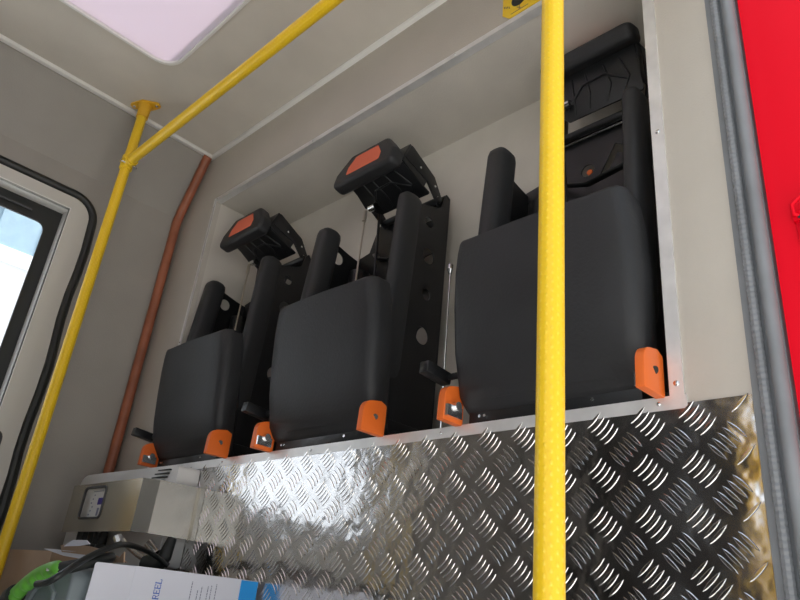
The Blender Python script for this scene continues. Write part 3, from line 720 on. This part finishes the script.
for (yy, za, zb_) in ((-0.010, 0.170, 0.264), (0.006, 0.165, 0.248), (0.015, 0.165, 0.256), (0.030, 0.160, 0.258), (0.038, 0.165, 0.260), (0.050, 0.165, 0.264)):
    z = za
    while z < zb_:
        l = rnd.uniform(0.002, 0.006); box(bm, 0.0, 0.0006, yy, yy+0.0018, z, min(z+l, zb_)); z += l+0.0012
obj('small_print', bm, M['ink'], cb, smooth=0)

# brown carton behind
bx = thing('brown_carton', (-2.11, 0.76, BT), 'plain brown cardboard box behind the green grip', 'box')
HB = 0.064-BT
bm = NB()
for a in ((-0.175, 0.175, -0.055, -0.051, 0.001, HB), (-0.175, 0.175, 0.046, 0.050, 0.001, HB-0.006), (-0.175, -0.171, -0.051, 0.046, 0.001, HB), (0.171, 0.175, -0.051, 0.046, 0.001, HB-0.004), (-0.171, 0.171, -0.051, 0.046, 0.001, 0.005)): box(bm, *a)
obj('box_walls', bm, M['card'], bx, smooth=0)
bm = NB(); f = bm.faces.new([bm.verts.new(p) for p in ((-0.171, 0.046, HB-0.005), (0.171, 0.046, HB-0.005), (0.171, -0.02, HB-0.04), (-0.171, -0.02, HB-0.04))]); o = obj('box_flap', bm, M['card'], bx, smooth=0); o.modifiers.new('th', 'SOLIDIFY').thickness = 0.003
of = thing('torn_carton', (-1.72, 0.745, BT), 'torn open brown carton with ragged flaps below the steel guard', 'box')
bm = NB(); box(bm, -0.20, 0.18, -0.055, 0.055, 0.001, 0.272); obj('carton_body', bm, M['carddark'], of, smooth=0)
def flap(name, pts, m):
    """px-free: points are x, y, z in the carton's own frame"""
    b_ = NB(); f = b_.faces.new([b_.verts.new(p) for p in pts]); g = bmesh.ops.extrude_face_region(b_, geom=[f])
    for v in [e for e in g['geom'] if isinstance(e, bmesh.types.BMVert)]: v.co.y += 0.003; v.co.z += 0.001
    return obj(name, b_, m, of, smooth=0)
flap('white_flap', [(-0.21, -0.065, 0.306), (-0.04, -0.065, 0.303), (0.18, -0.065, 0.300), (0.18, -0.061, 0.280), (-0.08, -0.061, 0.292)], M['paper'])
flap('brown_flap', [(-0.10, -0.068, 0.315), (-0.015, -0.068, 0.318), (0.06, -0.068, 0.314), (0.13, -0.068, 0.308), (0.22, -0.068, 0.296), (0.275, -0.068, 0.284), (0.18, -0.064, 0.282), (0.05, -0.064, 0.296), (-0.09, -0.064, 0.300)], M['card'])
flap('white_flap', [(-0.07, -0.071, 0.312), (-0.030, -0.071, 0.326), (0.05, -0.071, 0.326), (0.075, -0.071, 0.318), (0.02, -0.069, 0.314)], M['paper'])
flap('brown_flap', [(0.235, -0.073, 0.283), (0.262, -0.073, 0.304), (0.272, -0.073, 0.283)], M['card'])

# grey plastic case
gc = thing('grey_case', (-1.60, 0.620, BT), 'grey moulded plastic case between the green grip and white carton', 'case')
bm = NB(); prism(bm, rounded([(-0.100, 0.002), (0.160, 0.002), (0.160, 0.262), (0.05, 0.268), (0.00, 0.258), (-0.075, 0.238)], [0.01, 0.01, 0.03, 0.03, 0.02, 0.03], 6), -0.045, 0.045)
gb = obj('case_shell', bm, M['casegrey'], gc, bevel=0.014, seg=4, smooth=50)
bm = NB(); tube(bm, [(-0.030, -0.046, 0.05), (-0.025, -0.047, 0.19), (0.00, -0.047, 0.222), (0.055, -0.047, 0.235), (0.10, -0.047, 0.215), (0.11, -0.046, 0.05)], 0.006, 8); obj('raised_rib', bm, M['casegrey'], gb)
bm = NB(); box(bm, -0.106, -0.080, -0.050, -0.02, 0.190, 0.220); obj('latch', bm, M['chrome'], gc, bevel=0.004)

# green hand grip with black ends
gg = thing('hand_grip', (-1.582, 0.545, -0.001), 'lime green hose grip with black collar at the lower left', 'grip')
axis0 = Vector((-0.050, 0.0, -0.038)); axis1 = Vector((0.148, 0.0, 0.022))
bm = NB(); N_ = 56; rings = []; nn = 20
dd = (axis1-axis0).normalized(); uu = Vector((-dd.z, 0, dd.x)); P_ = []
for k in range(N_+1):
    s_ = k/N_; p = axis0.lerp(axis1, s_) + uu*(0.012*math.sin(PI*s_)); r_ = 0.0150 - 0.001*s_
    if s_ > 0.93: r_ *= math.sqrt(max(0.15, 1-((s_-0.93)/0.075)**2))
    P_.append(p); ring = []
    for q in range(nn):
        a = 2*PI*q/nn; up = math.sin(a)
        rr = r_*(1 + (0.20*math.cos(s_*2*PI*6.5)*max(0, -up) if 0.1 < s_ < 0.85 else (0.25*max(0, -up) if s_ <= 0.1 else 0)))
        ring.append(bm.verts.new(p + uu*(up*rr) + Vector((0, 1, 0))*(math.cos(a)*rr*0.9)))
    rings.append(ring)
for a, b in zip(rings, rings[1:]):
    for q in range(nn): bm.faces.new((a[q], a[(q+1)%nn], b[(q+1)%nn], b[q]))
bm.faces.new(rings[0]); bm.faces.new(rings[-1])
g0 = obj('green_handle', bm, M['green'], gg, smooth=60)
bm = NB(); tube(bm, [axis0+dd*0.008, axis0-dd*0.014, axis0-dd*0.016, axis0-dd*0.09-Vector((0, 0, 0.02))], [0.0205, 0.0205, 0.018, 0.018], 20); obj('black_collar', bm, M['rubber'], gg)
bm = NB(); tube(bm, [axis1-dd*0.012, axis1+Vector((0.006, 0.02, 0.004)), axis1+Vector((0.0, 0.05, 0.014)), axis1+Vector((-0.02, 0.09, 0.026)), axis1+Vector((-0.06, 0.118, 0.030))], [0.012, 0.012, 0.011, 0.011, 0.011], 12); obj('hose_tail', bm, M['rubber'], gg)
for p in (P_[4], P_[50]):
    q = Vector((p.x, -0.0145, p.z-0.004)); bm = NB(); tube(bm, [q+Vector((0, 0.004, 0)), q+Vector((0, -0.001, 0))], 0.0028, 8); obj('screw', bm, M['chrome'], gg)

# black cable looping from the unit to the case
cp = [Vector(p) for p in ((-1.727, 0.92, 0.058), (-1.730, 0.88, 0.077), (-1.655, 0.80, 0.086), (-1.564, 0.72, 0.084), (-1.456, 0.64, 0.069), (-1.403, 0.575, 0.040), (-1.376, 0.530, 0.010), (-1.390, 0.515, -0.006), (-1.43, 0.510, -0.012))]
cc = []
for k in range(len(cp)-1):
    a, b, c, d = cp[max(k-1, 0)], cp[k], cp[k+1], cp[min(k+2, len(cp)-1)]
    for q in range(5):
        t = q/5; cc.append(0.5*((2*b)+(c-a)*t+(2*a-5*b+4*c-d)*t*t+(3*b-a-3*c+d)*t**3))
cc.append(cp[-1])
bm = NB(); tube(bm, cc, 0.0062, 10)
sm = obj('power_cable', bm, M['rubber']); tag(sm, 'thin black cable arching from the appliance over the torn carton', 'cable')

# ------------------------------------------------------------------ lift everything so that the cab floor is z = 0
bpy.context.view_layer.update()
for o in list(COL.objects):
    if o.parent is None: o.location.z += LIFT
